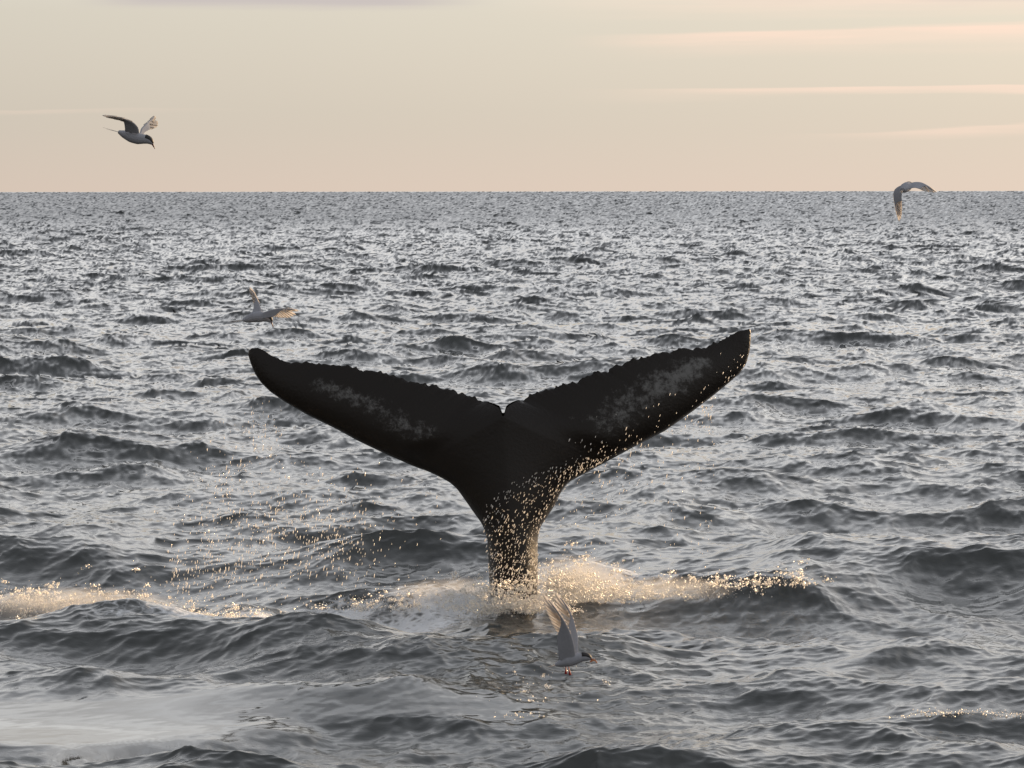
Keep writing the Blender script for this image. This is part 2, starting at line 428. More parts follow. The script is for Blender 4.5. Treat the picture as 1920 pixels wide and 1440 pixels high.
def build_sea():
    # rows by the angle under the horizon, fine inside the view, columns by bearing
    A0 = CAM_H / 33.0
    a = np.concatenate((np.linspace(1.0, 0.235, 24, endpoint=False), np.linspace(0.235, A0, 620, endpoint=False)))
    b = np.concatenate((np.linspace(-65, -11.5, 40, endpoint=False), np.linspace(-11.5, 11.5, 930, endpoint=False), np.linspace(11.5, 65, 41)))
    b = R(1) * b
    d = CAM_H / np.tan(a)
    Y, B = np.meshgrid(d, b, indexing='ij')
    X = Y * np.tan(B)
    h, dx, dy, n, foam, att = sea_fields(X, Y)
    near_rows = np.concatenate((X[..., None] + dx[..., None], Y[..., None] + dy[..., None], h[..., None], n, foam[..., None], att[..., None]), -1)
    # farther out the troughs hide behind the crests: walk out along each bearing in small steps and keep a vertex
    # where the water rises into sight, so that no row is spent on hidden water
    ys = [33.0]
    while ys[-1] < 14000: ys.append(ys[-1] * (1 + 0.0021))
    ys = np.array(ys)
    rows = np.concatenate((np.linspace(A0, 0.0016, 640, endpoint=False), np.linspace(0.0016, 0.0004, 16)))
    far_rows = np.zeros((len(rows) + 1, len(b), 8))
    hit = np.zeros((len(rows), len(b)))
    for c0 in range(0, len(b), 120):
        bb = b[c0:c0 + 120]
        YY, BB = np.meshgrid(ys, bb, indexing='ij')
        XX = YY * np.tan(BB)
        f = sea_fields(XX, YY)
        pack = np.concatenate((XX[..., None] + f[1][..., None], YY[..., None] + f[2][..., None], f[0][..., None], f[3], f[4][..., None], f[5][..., None]), -1)
        e = (CAM_H - pack[..., 2]) / pack[..., 1]
        m_ = np.minimum.accumulate(e, axis=0)
        for c in range(len(bb)):
            j = np.searchsorted(-m_[:, c], -rows)
            j = np.clip(j, 0, len(ys) - 1)
            far_rows[:-1, c0 + c] = pack[j, c]
            far_rows[-1, c0 + c] = pack[-1, c]
            hit[:, c0 + c] = j
        # faces turned away are hidden by the ripple before them, which leans this way about as much
        J = hit[:, c0:c0 + len(bb)].astype(int)
        nn = far_rows[:-1, c0:c0 + len(bb), 3:6]
        cb, sb = np.cos(bb)[None, :], np.sin(bb)[None, :]
        st_, sx_ = (-nn[..., 0] * sb - nn[..., 1] * cb) / nn[..., 2], (nn[..., 0] * cb - nn[..., 1] * sb) / nn[..., 2]
        k = smoothstep(40, 130, ys[J])
        fz = smoothstep(60, 450, ys[J])
        s2 = np.sqrt(((1.05 - 0.42 * fz) * st_) ** 2 + (0.19 * fz) ** 2); sx_ = sx_ * (1 - 0.35 * fz)
        st_ = st_ * (1 - k) + s2 * k
        nn = np.stack((-st_ * sb + sx_ * cb, -st_ * cb - sx_ * sb, np.ones_like(st_)), -1)
        far_rows[:-1, c0:c0 + len(bb), 3:6] = nn / np.linalg.norm(nn, axis=-1, keepdims=True)
    far_rows[-1, :, 0] *= 3; far_rows[-1, :, 1] *= 3; far_rows[-1, :, 2] = -3.0
    A = np.concatenate((near_rows, far_rows), 0)
    X, Y = A[..., 0], A[..., 1]
    V, n, foam, att, h = A[..., :3], A[..., 3:6], A[..., 6], A[..., 7], A[..., 2]
    nr, nc = X.shape
    idx = np.arange(nr * nc).reshape(nr, nc)
    F = np.stack((idx[:-1, :-1], idx[:-1, 1:], idx[1:, 1:], idx[1:, :-1]), -1).reshape(-1, 4)
    me = mesh_np('sea', V.reshape(-1, 3), F, M_WATER)
    at_ = me.attributes.new('wave_normal', 'FLOAT_VECTOR', 'POINT'); at_.data.foreach_set('vector', n.astype(np.float32).ravel())
    at_ = me.attributes.new('foam', 'FLOAT', 'POINT'); at_.data.foreach_set('value', foam.astype(np.float32).ravel())
    near = np.clip(1.4 - Y / 60.0, 0.0, 1.0)
    at_ = me.attributes.new('ripple', 'FLOAT', 'POINT'); at_.data.foreach_set('value', (att * near).astype(np.float32).ravel())
    o = link(bpy.data.objects.new('sea', me))
    tag(o, 'dark grey choppy sea reaching to the horizon', 'sea', kind='structure')
    print('sea', nr, nc, 'Hs', 4 * h[:700].std(), 'slope', (n[..., 0] / n[..., 2]).std(), (n[..., 1] / n[..., 2]).std())
    return o

build_sea()

# ------------------------------------------------------------------ the whale
WD = 28.6
LEFT_LEAD = [(918, 1215), (918, 1150), (917, 1100), (915.5, 1062), (914, 1018), (908, 993), (901, 979), (889, 963), (878, 947), (864, 927), (855, 915),
             (842, 904), (826, 895), (803, 884), (780, 876), (738, 858), (697, 839), (670, 826), (630, 804), (575, 777), (532, 752), (505, 733),
             (489, 717), (478, 701), (470, 682), (464.5, 664), (466, 656), (472, 652)]
LEFT_TRAIL = [(943, 777), (941, 777), (939, 771), (936, 763), (926, 758), (915, 754), (900, 750), (873, 740), (846, 732), (806, 722), (784, 719), (765, 713), (732, 704), (711, 698),
              (678, 692), (651, 687), (630, 685), (592, 682), (573, 680), (546, 679), (535, 679), (524, 674), (508, 666), (494, 656), (483, 651.5), (472, 652)]
RIGHT_LEAD = [(1006, 1215), (1006, 1150), (1007, 1091), (1008, 1051), (1007, 1029), (1008, 1007), (1013, 987), (1027, 967), (1040, 947), (1049, 927), (1058, 913),
              (1066, 904), (1096, 888), (1131, 869), (1172, 847), (1207, 828), (1245, 809), (1272, 790), (1299, 771), (1337, 742), (1364, 720),
              (1386, 701), (1399, 682), (1405, 660), (1407, 644), (1407.5, 622), (1405, 617)]
RIGHT_TRAIL = [(943, 777), (945, 777), (946.5, 771), (949, 763), (957, 757), (969, 751), (988, 746), (1001, 739), (1026, 731), (1042, 728), (1072, 717), (1093, 710), (1115, 701), (1137, 696),
               (1145, 690), (1161, 683), (1180, 678), (1196, 674), (1212, 670), (1231, 664), (1261, 658), (1277, 655), (1299, 652), (1313, 651),
               (1334, 647), (1348, 643), (1364, 635), (1370, 629), (1386, 621), (1405, 617)]
SPINE = [(962, 1215), (962, 1150), (961, 1062), (958, 993), (953, 920), (947, 840), (943, 777)]

def resample(P, ts):
    P = np.asarray(P, float)
    L = np.concatenate(([0], np.cumsum(np.linalg.norm(np.diff(P, axis=0), axis=1))))
    L /= L[-1]
    return np.stack([np.interp(ts, L, P[:, q]) for q in range(P.shape[1])], -1)

def smooth_curve(P, n, passes=8):
    Q = resample(P, np.linspace(0, 1, n))
    for _ in range(passes):
        Q[1:-1] = 0.25 * Q[:-2] + 0.5 * Q[1:-1] + 0.25 * Q[2:]
    return Q

def smoothstep(a, b, x):
    t = np.clip((x - a) / (b - a), 0, 1)
    return t * t * (3 - 2 * t)

def build_whale():
    NT1, NT2, NW = 150, 420, 28
    Vs, Fs, scar = [], [], []
    base = 0
    for side, lead, trail, knee in ((-1, LEFT_LEAD, LEFT_TRAIL, 14), (1, RIGHT_LEAD, RIGHT_TRAIL, 13)):
        L1 = smooth_curve(lead[:knee + 1], NT1, 6); L2 = smooth_curve(lead[knee:], NT2, 6)
        S1 = smooth_curve(SPINE, NT1, 6); T2 = smooth_curve(trail, NT2, 1)
        # same height for both edges of the stock
        Lc = np.vstack((L1, L2[1:])); Ic = np.vstack((S1, T2[1:]))
        for _ in range(20):                                           # ease the joint of the two lead pieces
            q = slice(NT1 - 25, NT1 + 25); Lq = Lc.copy()
            Lc[q] = 0.25 * Lq[NT1 - 26:NT1 + 24] + 0.5 * Lq[q] + 0.25 * Lq[NT1 - 24:NT1 + 26]
        nt = len(Lc)
        # knobs and nicks along the trailing edge
        r = np.random.default_rng(40 + side)
        kn = np.zeros(NT2); pos = 0
        u = np.linspace(0, 1, NT2)
        centres, c = [], 0.10
        while c < 0.97:
            centres.append((c, 1.0 + 2.4 * r.random() ** 1.4, r.uniform(0.0045, 0.0105), r.choice((-1, 1), p=(0.28, 0.72))))
            c += 0.011 + 0.03 * r.random() ** 1.3
        for c, a_, w_, sg in centres:
            kn += sg * a_ * (1.1 if side < 0 else 1.5) * np.exp(-((u - c) / w_) ** 2)
        kn += np.convolve(r.standard_normal(NT2), np.ones(4) / 4, 'same') * 0.5
        fade = smoothstep(0.03, 0.12, u) * (1 - smoothstep(0.86, 0.93, u) * (1.0 if side < 0 else 0.4))
        kn *= fade
        tang = np.gradient(T2, axis=0); tang /= np.linalg.norm(tang, axis=1, keepdims=True) + 1e-9
        nrm = np.stack((tang[:, 1], -tang[:, 0]), -1) * (1 if side > 0 else -1)
        nrm[nrm[:, 1] > 0] *= -1
        KN = np.zeros_like(Ic); KN[NT1:] = (nrm * kn[:, None])[1:]
        w = np.linspace(0, 1, NW)
        w = w ** 1.5 * 0.5 + 0.5 * (1 - (1 - w) ** 1.6)
        i = np.arange(nt)
        fl = smoothstep(NT1 * 0.45, NT1 + 30, i)                      # 0 on the stock, 1 on the fluke
        fp = smoothstep(NT1 - 4, NT1 + 60, i)
        tip = np.clip((i - NT1) / NT2, 0, 1)
        half = (1 - fl) * (0.40 - 0.10 * i / NT1) + fl * (0.165 * (1 - tip) ** 0.8 + 0.02)   # half thickness in metres
        half *= np.where(tip > 0.94, np.sqrt(np.clip((1.0 - tip) / 0.06, 0, 1)), 1)
        prof_stock = np.sqrt(np.clip(1 - (1 - w) ** 2, 0, 1))
        af = (0.2969 * np.sqrt(w) - 0.126 * w - 0.3516 * w ** 2 + 0.2843 * w ** 3 - 0.1036 * w ** 4) * 10.0
        prof_fluke = af
        for sgn in (-1, 1):
            P2 = Lc[:, None, :] * (1 - w[None, :, None]) + Ic[:, None, :] * w[None, :, None] + KN[:, None, :] * w[None, :, None] ** 14
            T = half[:, None] * ((1 - fp[:, None]) * prof_stock + fp[:, None] * prof_fluke)
            # near the notch the two halves still share the ridge
            xr = (P2[..., 0] - 943) / 470.0
            zr = (1130 - P2[..., 1]) / 480.0
            bend = 0.30 * np.abs(xr) ** 2 + 0.10 * zr + 0.05 * np.abs(xr)
            Yd = WD + bend + sgn * T
            u_, v_ = (P2[..., 0] - 960) / FPX, -(P2[..., 1] - 720) / FPX
            fy, fz = CP + v_ * SP, -SP + v_ * CP
            dist = WD + bend
            V = np.stack((u_ / fy * dist, Yd, CAM_H + fz / fy * dist), -1)
            idx = base + np.arange(nt * NW).reshape(nt, NW)
            F = np.stack((idx[:-1, :-1], idx[:-1, 1:], idx[1:, 1:], idx[1:, :-1]), -1).reshape(-1, 4)
            flip = (sgn * side) > 0
            Fs.append(F[:, ::-1] if flip else F)
            Vs.append(V.reshape(-1, 3))
            # pale scarred band along each fluke
            tt = tip[:, None] * np.ones(NW)[None]
            ww = np.ones(nt)[:, None] * w[None]
            if side < 0:
                s_ = np.exp(-((ww - (0.36 + 0.32 * tt)) / 0.17) ** 2) * smoothstep(0.02, 0.15, tt) * (1 - smoothstep(0.62, 0.75, tt))
                s_ *= 0.8
            else:
                s_ = np.exp(-((ww - (0.36 + 0.28 * tt)) / 0.27) ** 2) * smoothstep(0.05, 0.2, tt) * (1 - smoothstep(0.72, 0.84, tt))
                s_ *= 0.72 + 0.3 * tt
            scar.append((s_ * (i[:, None] >= NT1)).ravel())
            base += nt * NW
    V = np.vstack(Vs); F = np.vstack(Fs)
    piv = np.array((at(962, 1130, WD)[0], WD, 0.0))
    me = mesh_np('whale', V - piv, F, M_WHALE)
    a_ = me.attributes.new('scar', 'FLOAT', 'POINT'); a_.data.foreach_set('value', np.concatenate(scar).astype(np.float32))
    bm = bmesh.new(); bm.from_mesh(me)
    bmesh.ops.remove_doubles(bm, verts=bm.verts, dist=0.0012)
    bmesh.ops.recalc_face_normals(bm, faces=bm.faces)
    bm.to_mesh(me); bm.free()
    o = link(bpy.data.objects.new('whale', me)); o.location = piv
    tag(o, 'black whale tail with both flukes raised out of the water, dripping', 'whale')
    return o, piv

whale, WPIV = build_whale()

# ------------------------------------------------------------------ drops and spray
def ico(level):
    bm = bmesh.new(); bmesh.ops.create_icosphere(bm, subdivisions=level, radius=1.0)
    V = np.array([v.co[:] for v in bm.verts]); F = np.array([[v.index for v in f.verts] for f in bm.faces]); bm.free()
    return V, F
ICO1, ICO2 = ico(1), ico(2)

def scatter_mesh(name, pts, rad, stretch, lean, mat, base=ICO1, seed=0):
    """drops: one mesh of many little bodies; stretch lengthens them along the lean direction"""
    r = np.random.default_rng(seed)
    V0, F0 = base
    n = len(pts)
    d = np.array(lean, float); d /= np.linalg.norm(d)
    D = d + r.normal(0, 0.05, (n, 3)); D /= np.linalg.norm(D, axis=1, keepdims=True)
    jit = 1 + r.normal(0, 0.08, (n, len(V0), 1))
    S = V0[None] * jit * rad[:, None, None]
    along = np.einsum('nvk,nk->nv', S, D)
    S = S + along[..., None] * D[:, None, :] * (stretch[:, None, None] - 1)
    V = (pts[:, None, :] + S).reshape(-1, 3)
    F = (F0[None] + (np.arange(n) * len(V0))[:, None, None]).reshape(-1, 3)
    return mesh_np(name, V, F, mat)

def at_many(px, py, Y):
    u, v = (px - 960.0) / FPX, -(py - 720.0) / FPX
    fy, fz = CP + v * SP, -SP + v * CP
    return np.stack((u / fy * Y, Y, CAM_H + fz / fy * Y), -1)

def stuff(name, me, label, cat):
    o = link(bpy.data.objects.new(name, me))
    return tag(o, label, cat, kind='stuff')

# drops streaming off the flukes, in the fall to the sea
def curtain_left():
    P = []
    r = np.random.default_rng(3)
    def blob(n, cx, cy, sx, sy):
        P.append(np.stack((r.normal(cx, sx, n), r.normal(cy, sy, n)), -1))
    blob(60, 480, 790, 24, 26); blob(40, 505, 815, 26, 25); blob(70, 430, 890, 34, 28); blob(60, 410, 940, 26, 30)
    blob(210, 540, 960, 75, 55); blob(250, 570, 1010, 80, 45); blob(210, 470, 1010, 75, 50); blob(170, 400, 1050, 45, 38)
    blob(70, 640, 985, 50, 45); blob(60, 660, 1030, 40, 30); blob(40, 345, 1085, 22, 18); blob(60, 520, 1075, 90, 25); blob(25, 740, 940, 50, 40)
    blob(12, 330, 1060, 6, 20); blob(30, 380, 1090, 30, 14)
    P = np.vstack(P)
    lead = np.array(LEFT_LEAD)[::-1]
    lim = np.interp(P[:, 0], lead[3:, 0], lead[3:, 1], left=745)
    P = P[(P[:, 1] > lim + 4) & (P[:, 1] < 1128)]
    return P

def curtain_right():
    r = np.random.default_rng(4); P = []
    lead = np.array(RIGHT_LEAD[10:24])
    for n, lo, hi, drop in ((90, 1060, 1345, 60), (120, 1040, 1330, 170), (50, 1010, 1200, 230), (26, 1310, 1340, 160)):
        x = r.uniform(lo, hi, n); y = np.interp(x, lead[:, 0], lead[:, 1]) + 3 + np.abs(r.normal(0, drop, n))
        P.append(np.stack((x, y), -1))
    P = np.vstack(P)
    return P[(P[:, 1] < 1095)]

def on_tail():
    r = np.random.default_rng(5); P = []
    n = 800
    y = 860 + 250 * r.random(n) ** 0.85
    xl = np.interp(y, [860, 900, 950, 990, 1110], [1090, 960, 905, 905, 918]); xr = np.interp(y, [860, 900, 950, 990, 1110], [1140, 1070, 1038, 1012, 1008])
    P.append(np.stack((xl + (xr - xl) * (1 - r.random(n) ** 1.15), y), -1))
    lead = np.array(RIGHT_LEAD[10:24])
    for n, lo, hi, up in ((70, 1050, 1190, 32), (34, 1150, 1395, 30), (16, 1340, 1395, 22)):
        x = r.uniform(lo, hi, n); yy = np.interp(x, lead[:, 0], lead[:, 1]) - np.abs(r.normal(0, up, n)) - 2
        P.append(np.stack((x, yy), -1))
    P.append(np.stack((r.uniform(918, 1008, 170), r.uniform(1030, 1112, 170)), -1))
    return np.vstack(P)

def drops(name, P, Y0, Y1, r0, r1, label, seed, stretch=(2.6, 5.5), lean=(0.12, 0.0, 1.0)):
    r = np.random.default_rng(seed)
    n = len(P); Y = r.uniform(Y0, Y1, n)
    pts = at_many(P[:, 0], P[:, 1], Y)
    rad = r0 + (r1 - r0) * r.random(n) ** 2.5
    st = r.uniform(*stretch, n)
    stuff(name, scatter_mesh(name, pts, rad, st, lean, M_DROP, ICO1, seed), label, 'droplets')

drops('falling_droplet', curtain_left(), WD - 0.4, WD + 0.5, 0.0019, 0.0049, 'bright water drops raining from the left fluke of the whale tail', 21)
drops('falling_droplet', curtain_right(), WD - 0.2, WD + 0.6, 0.0019, 0.0049, 'sparse water drops raining from under the right fluke', 22)
drops('running_droplet', on_tail(), WD - 0.75, WD - 0.5, 0.0017, 0.0044, 'golden water drops glinting in front of the dark tail stock', 23, (2.4, 4.8), (0.36, 0.0, 1.0))

def cloud(spec, seed):
    """spray: (n, px, py, spread px x, y, depth Y, spread Y, up power)"""
    r = np.random.default_rng(seed); out = []
    for n, px, py, sx, sy, Y, sY in spec:
        k = max(3, n // 45)                                           # thrown up in jets and clots, thin between them
        jx = px + sx * r.normal(0, 1, k); jy = py - sy * np.abs(r.normal(0, 1, k)) ** 1.3; jY = Y + sY * r.normal(0, 1, k)
        q = r.integers(0, k, n); away = np.abs(r.normal(0, 1, n))
        loose = r.random(n) < 0.3
        x = np.where(loose, px + sx * r.normal(0, 1, n), jx[q] + 5.0 * away * r.normal(0, 1, n))
        y = np.where(loose, py - sy * np.abs(r.normal(0, 1, n)), jy[q] + 3.2 * away * r.normal(0, 1, n))
        out.append(at_many(x, y, np.where(loose, Y + sY * r.normal(0, 1, n), jY[q] + 0.03 * r.normal(0, 1, n))))
    return np.vstack(out)

def spray(name, spec, r0, r1, label, seed):
    r = np.random.default_rng(seed + 100)
    pts = cloud(spec, seed)
    pts = pts[pts[:, 2] > -0.2]
    rad = r0 + (r1 - r0) * r.random(len(pts)) ** 4
    stuff(name, scatter_mesh(name, pts, rad, r.uniform(1.0, 1.6, len(pts)), (0.1, 0, 1), M_SPRAY, OCT, seed), label, 'spray')

def mist(name, px, py, Y, sx, sy, sz, dens, label, seed):
    bm = bmesh.new(); bmesh.ops.create_icosphere(bm, subdivisions=3, radius=1.0)
    r = random.Random(seed)
    for v in bm.verts:
        k = 1 + 0.18 * math.sin(3.1 * v.co.x + seed) * math.cos(4.3 * v.co.z + 2 * v.co.y) + r.uniform(-0.04, 0.04)
        v.co = Vector((v.co.x * sx, v.co.y * sy, v.co.z * sz)) * k
    me = bpy.data.meshes.new(name); bm.to_mesh(me); bm.free()
    m, nt, out = new_mat('mist_of_droplets')
    tcn = N(nt, 'ShaderNodeTexCoord')
    ln = N(nt, 'ShaderNodeVectorMath', operation='LENGTH')
    dv = N(nt, 'ShaderNodeVectorMath', operation='DIVIDE'); dv.inputs[1].default_value = (sx, sy, sz)
    nt.links.new(tcn.outputs['Object'], dv.inputs[0]); nt.links.new(dv.outputs[0], ln.inputs[0])
    fall = math_node(nt, 'SUBTRACT', 1.0, ln.outputs['Value'], clamp=True)
    nn = noise(nt, tcn.outputs['Object'], 5.0, 5.0, 0.65, 0.5)
    nz = math_node(nt, 'MULTIPLY_ADD', nn, 3.2, -1.1, clamp=True)
    pv = N(nt, 'ShaderNodeVolumePrincipled'); pv.inputs['Color'].default_value = (0.98, 0.97, 0.95, 1); pv.inputs['Anisotropy'].default_value = 0.45
    nt.links.new(math_node(nt, 'MULTIPLY', math_node(nt, 'MULTIPLY', fall, nz), dens), pv.inputs['Density'])
    nt.links.new(pv.outputs[0], out.inputs['Volume'])
    me.materials.append(m)
    o = link(bpy.data.objects.new(name, me)); o.location = at(px, py, Y)
    tag(o, label, 'mist', kind='stuff')

mist('spray_mist', 1085, 1105, WD + 0.15, 0.55, 0.4, 0.34, 7.0, 'pale golden mist hanging right of the tail stock', 1)
mist('spray_mist', 860, 1130, WD - 0.1, 0.75, 0.5, 0.24, 6.0, 'thin mist hanging left of the tail stock', 2)
mist('spray_mist', 1240, 1112, WD + 0.1, 0.7, 0.4, 0.16, 5.0, 'low mist over the splash far right of the tail stock', 3)
mist('spray_mist', 130, 1150, 27.5, 1.15, 0.5, 0.24, 8.0, 'golden mist over the wash at the left edge', 4)

OCT = (np.array([(1, 0, 0), (-1, 0, 0), (0, 1, 0), (0, -1, 0), (0, 0, 1), (0, 0, -1)], float),
       np.array([(0, 2, 4), (2, 1, 4), (1, 3, 4), (3, 0, 4), (2, 0, 5), (1, 2, 5), (3, 1, 5), (0, 3, 5)]))

spray('splash_spray', [(5000, 965, 1140, 45, 22, WD - 0.65, 0.12), (2500, 965, 1150, 50, 12, WD - 0.85, 0.1), (5000, 1090, 1128, 60, 24, WD - 0.1, 0.3), (2500, 1060, 1105, 30, 24, WD + 0.1, 0.2),
                       (1700, 1220, 1122, 90, 9, WD, 0.3), (3000, 860, 1140, 70, 22, WD - 0.2, 0.3), (1600, 740, 1145, 80, 12, WD - 0.3, 0.2)],
      0.0025, 0.010, 'golden spray bursting round the foot of the whale tail', 31)
spray('splash_spray', [(6500, 190, 1172, 85, 24, 27.4, 0.3), (3800, 55, 1148, 55, 17, 27.7, 0.2), (1600, 320, 1165, 70, 14, 27.2, 0.2), (700, 430, 1160, 40, 7, 27.0, 0.1)],
      0.0025, 0.010, 'golden spray along the wash at the left edge', 32)
spray('splash_spray', [(700, 1330, 1102, 50, 12, WD + 0.1, 0.15), (500, 1440, 1097, 45, 9, WD + 0.1, 0.15), (220, 1498, 1095, 8, 15, WD + 0.1, 0.05)],
      0.003, 0.011, 'bright spray flicked up from the crest right of the whale tail', 33)
spray('splash_spray', [(70, 1020, 1285, 45, 45, 22.5, 0.3), (80, 1010, 1320, 40, 12, 21.6, 0.2), (60, 985, 1345, 35, 8, 21.3, 0.2)],
      0.002, 0.0055, 'small scattered drops shaken off under the lowest tern', 34)
def crest_sparkle():
    # drops breaking loose along the very crest of the wave at the bottom right
    r = np.random.default_rng(35)
    n = 420
    b = np.arctan((np.where(r.random(n) < 0.5, r.normal(1760, 45, n), r.normal(1890, 40, n)) - 960) / FPX)
    ys = np.linspace(20.4, 22.6, 90)
    Y, B = np.meshgrid(ys, b, indexing='ij')
    f = sea_fields(Y * np.tan(B), Y)
    P = np.stack((Y * np.tan(B) + f[1], Y + f[2], f[0]), -1)
    top = np.argmax(f[0], axis=0)
    pts = P[top, np.arange(n)]
    pts = pts + np.stack((r.normal(0, 0.012, n), r.normal(-0.02, 0.04, n), np.abs(r.normal(0, 0.014, n)) - 0.008), -1)
    rad = 0.0015 + 0.005 * r.random(n) ** 3
    stuff('splash_spray', scatter_mesh('splash_spray', pts, rad, r.uniform(1.0, 1.6, n), (0.1, 0, 1), M_SPRAY, OCT, 35),
          'sparkling drops along the wave crest in the bottom right corner', 'spray')
crest_sparkle()

# ------------------------------------------------------------------ the terns
def world_pts(L, Y):
    return np.array([at(p[0], p[1], Y + p[2]) for p in L])

def mesh_obj_from(V, F, name, mat, parent=None, origin=None):
    bm = bmesh.new()
    vs = [bm.verts.new(v) for v in V]
    for f in F:
        try: bm.faces.new([vs[i] for i in f])
        except ValueError: pass
    bmesh.ops.recalc_face_normals(bm, faces=bm.faces)
    me = bpy.data.meshes.new(name); bm.to_mesh(me); bm.free()
    for p in me.polygons: p.use_smooth = True
    me.materials.append(mat)
    o = bpy.data.objects.new(name, me)
    return link(o, parent)

def ring_loft(C, up, side, a, b, n=14):
    V = []
    for c, u_, s_, ra, rb in zip(C, up, side, a, b):
        for k in range(n):
            t = 2 * math.pi * k / n
            V.append(c + u_ * (ra * math.cos(t)) + s_ * (rb * math.sin(t)))
    F = []
    m = len(C)
    for i in range(m - 1):
        for k in range(n):
            F.append((i * n + k, i * n + (k + 1) % n, (i + 1) * n + (k + 1) % n, (i + 1) * n + k))
    F.append(tuple(range(n - 1, -1, -1))); F.append(tuple((m - 1) * n + k for k in range(n)))
    return V, F

def build_tern(Y, spine, up_hint, bill_tip, tail, wings, label, feet=None, feathers=10):
    """spine: (px, py, dy, radius px up, radius px sideways) from rump to the bill's root; tail: tips of the fork;
    wings: (lead points, trail points) from the shoulder out"""
    ppm = FPX / Y
    C = np.array([at(s[0], s[1], Y + s[2]) for s in spine])
    ra, rb = np.array([s[3] for s in spine]) / ppm, np.array([s[4] for s in spine]) / ppm
    ts = np.linspace(0, 1, 26)
    Cs = smooth_curve(C, 26, 2)
    Ls = np.concatenate(([0], np.cumsum(np.linalg.norm(np.diff(C, axis=0), axis=1)))); Ls /= Ls[-1]
    ra, rb = np.interp(ts, Ls, ra), np.interp(ts, Ls, rb)
    tang = np.gradient(Cs, axis=0); tang /= np.linalg.norm(tang, axis=1, keepdims=True)
    uh = np.array(up_hint, float)
    up = uh - tang * (tang @ uh)[:, None]; up /= np.linalg.norm(up, axis=1, keepdims=True)
    side = np.cross(tang, up)
    origin = C[len(C) // 2].copy()
    V, F = ring_loft(Cs - origin, up, side, ra, rb)
    V = list(V); F = list(F)
    def add(v2, f2):
        k = len(V); V.extend(v2); F.extend([tuple(i + k for i in f) for f in f2])
    # inner wings and arm: a thin body that the flight feathers grow from
    blades = []
    for lead, trail in wings:
        n = 30
        s = np.linspace(0, 1, n)
        LE, TE = smooth_curve(world_pts(lead, Y), n, 3), smooth_curve(world_pts(trail, Y), n, 2)
        cover = np.where(s < 0.33, 1.0, 1.0 - 0.84 * smoothstep(0.33, 0.62, s))
        span = np.gradient(LE, axis=0); ch = TE - LE
        nm = np.cross(span, ch); nm /= np.linalg.norm(nm, axis=1, keepdims=True) + 1e-9
        th = 0.0075 * (1 - 0.55 * s)
        q = np.array([0.0, 0.08, 0.22, 0.45, 0.75, 1.0]); prof = np.array([0.0, 0.8, 1.0, 0.8, 0.5, 0.32])
        vv, ff = [], []
        last = int(n * 0.93)
        for i in range(last):
            for sg, seq in ((1, range(6)), (-1, range(5, 0, -1))):
                for j in seq:
                    vv.append(LE[i] + ch[i] * q[j] * cover[i] + nm[i] * sg * th[i] * prof[j] - origin)
        m = 11
        for i in range(last - 1):
            for k in range(m):
                ff.append((i * m + k, i * m + (k + 1) % m, (i + 1) * m + (k + 1) % m, (i + 1) * m + k))
        ff.append(tuple(range(m - 1, -1, -1))); ff.append(tuple((last - 1) * m + k for k in range(m)))
        add(vv, ff)
        blades.append((LE, TE, nm, s, n))
    me = bpy.data.meshes.new('tern')
    bm = bmesh.new(); vs = [bm.verts.new(v) for v in V]
    for f in F:
        try: bm.faces.new([vs[i] for i in f])
        except ValueError: pass
    bmesh.ops.recalc_face_normals(bm, faces=bm.faces); bm.to_mesh(me); bm.free()
    tmp = link(bpy.data.objects.new('tern', me))
    mod = tmp.modifiers.new('skin', 'REMESH'); mod.mode = 'VOXEL'; mod.voxel_size = 0.003; mod.use_smooth_shade = True
    mod2 = tmp.modifiers.new('ease', 'SMOOTH'); mod2.iterations = 3; mod2.factor = 0.4
    dg = bpy.context.evaluated_depsgraph_get()
    new = bpy.data.meshes.new_from_object(tmp.evaluated_get(dg))
    bpy.data.objects.remove(tmp)
    new.materials.clear(); new.materials.append(M_PLUME)
    for p in new.polygons: p.use_smooth = True
    new.name = 'tern'
    o = link(bpy.data.objects.new('tern', new)); o.location = origin
    tag(o, label, 'tern', 'terns flying over the sea')
    # black cap: a shell over the top half of the head
    hi = [i for i in range(26) if ts[i] > 0.74]
    vv, ff = [], []
    K = 9
    for i in hi:
        for k in range(K):
            t = -1.32 + 2.64 * k / (K - 1)
            g = 1.07
            vv.append(Cs[i] - origin + up[i] * (ra[i] * g * math.cos(t) + 0.0006) + side[i] * (rb[i] * g * math.sin(t)))
    nv = len(vv)
    for i in hi:
        for k in range(K):
            t = -1.32 + 2.64 * k / (K - 1)
            vv.append(Cs[i] - origin + up[i] * (ra[i] * 0.8 * math.cos(t)) + side[i] * (rb[i] * 0.8 * math.sin(t)))
    H = len(hi)
    for i in range(H - 1):
        for k in range(K - 1):
            a = (i * K + k, i * K + k + 1, (i + 1) * K + k + 1, (i + 1) * K + k)
            ff.append(a); ff.append(tuple(nv + x for x in a[::-1]))
    for i in range(H - 1):
        for k in (0, K - 1):
            ff.append((i * K + k, (i + 1) * K + k, nv + (i + 1) * K + k, nv + i * K + k))
    for k in range(K - 1):
        for i in (0, H - 1):
            ff.append((i * K + k, i * K + k + 1, nv + i * K + k + 1, nv + i * K + k))
    mesh_obj_from(vv, ff, 'cap', M_CAP, o)
    # bill
    tip = at(bill_tip[0], bill_tip[1], Y + bill_tip[2])
    root = Cs[-1] - tang[-1] * 0.006
    d = tip - root; n_ = 6
    cc = [root + d * t for t in (0, 0.35, 0.75, 1.0)]
    f = d / np.linalg.norm(d); u_ = up[-1] - f * (f @ up[-1]); u_ /= np.linalg.norm(u_); s_ = np.cross(f, u_)
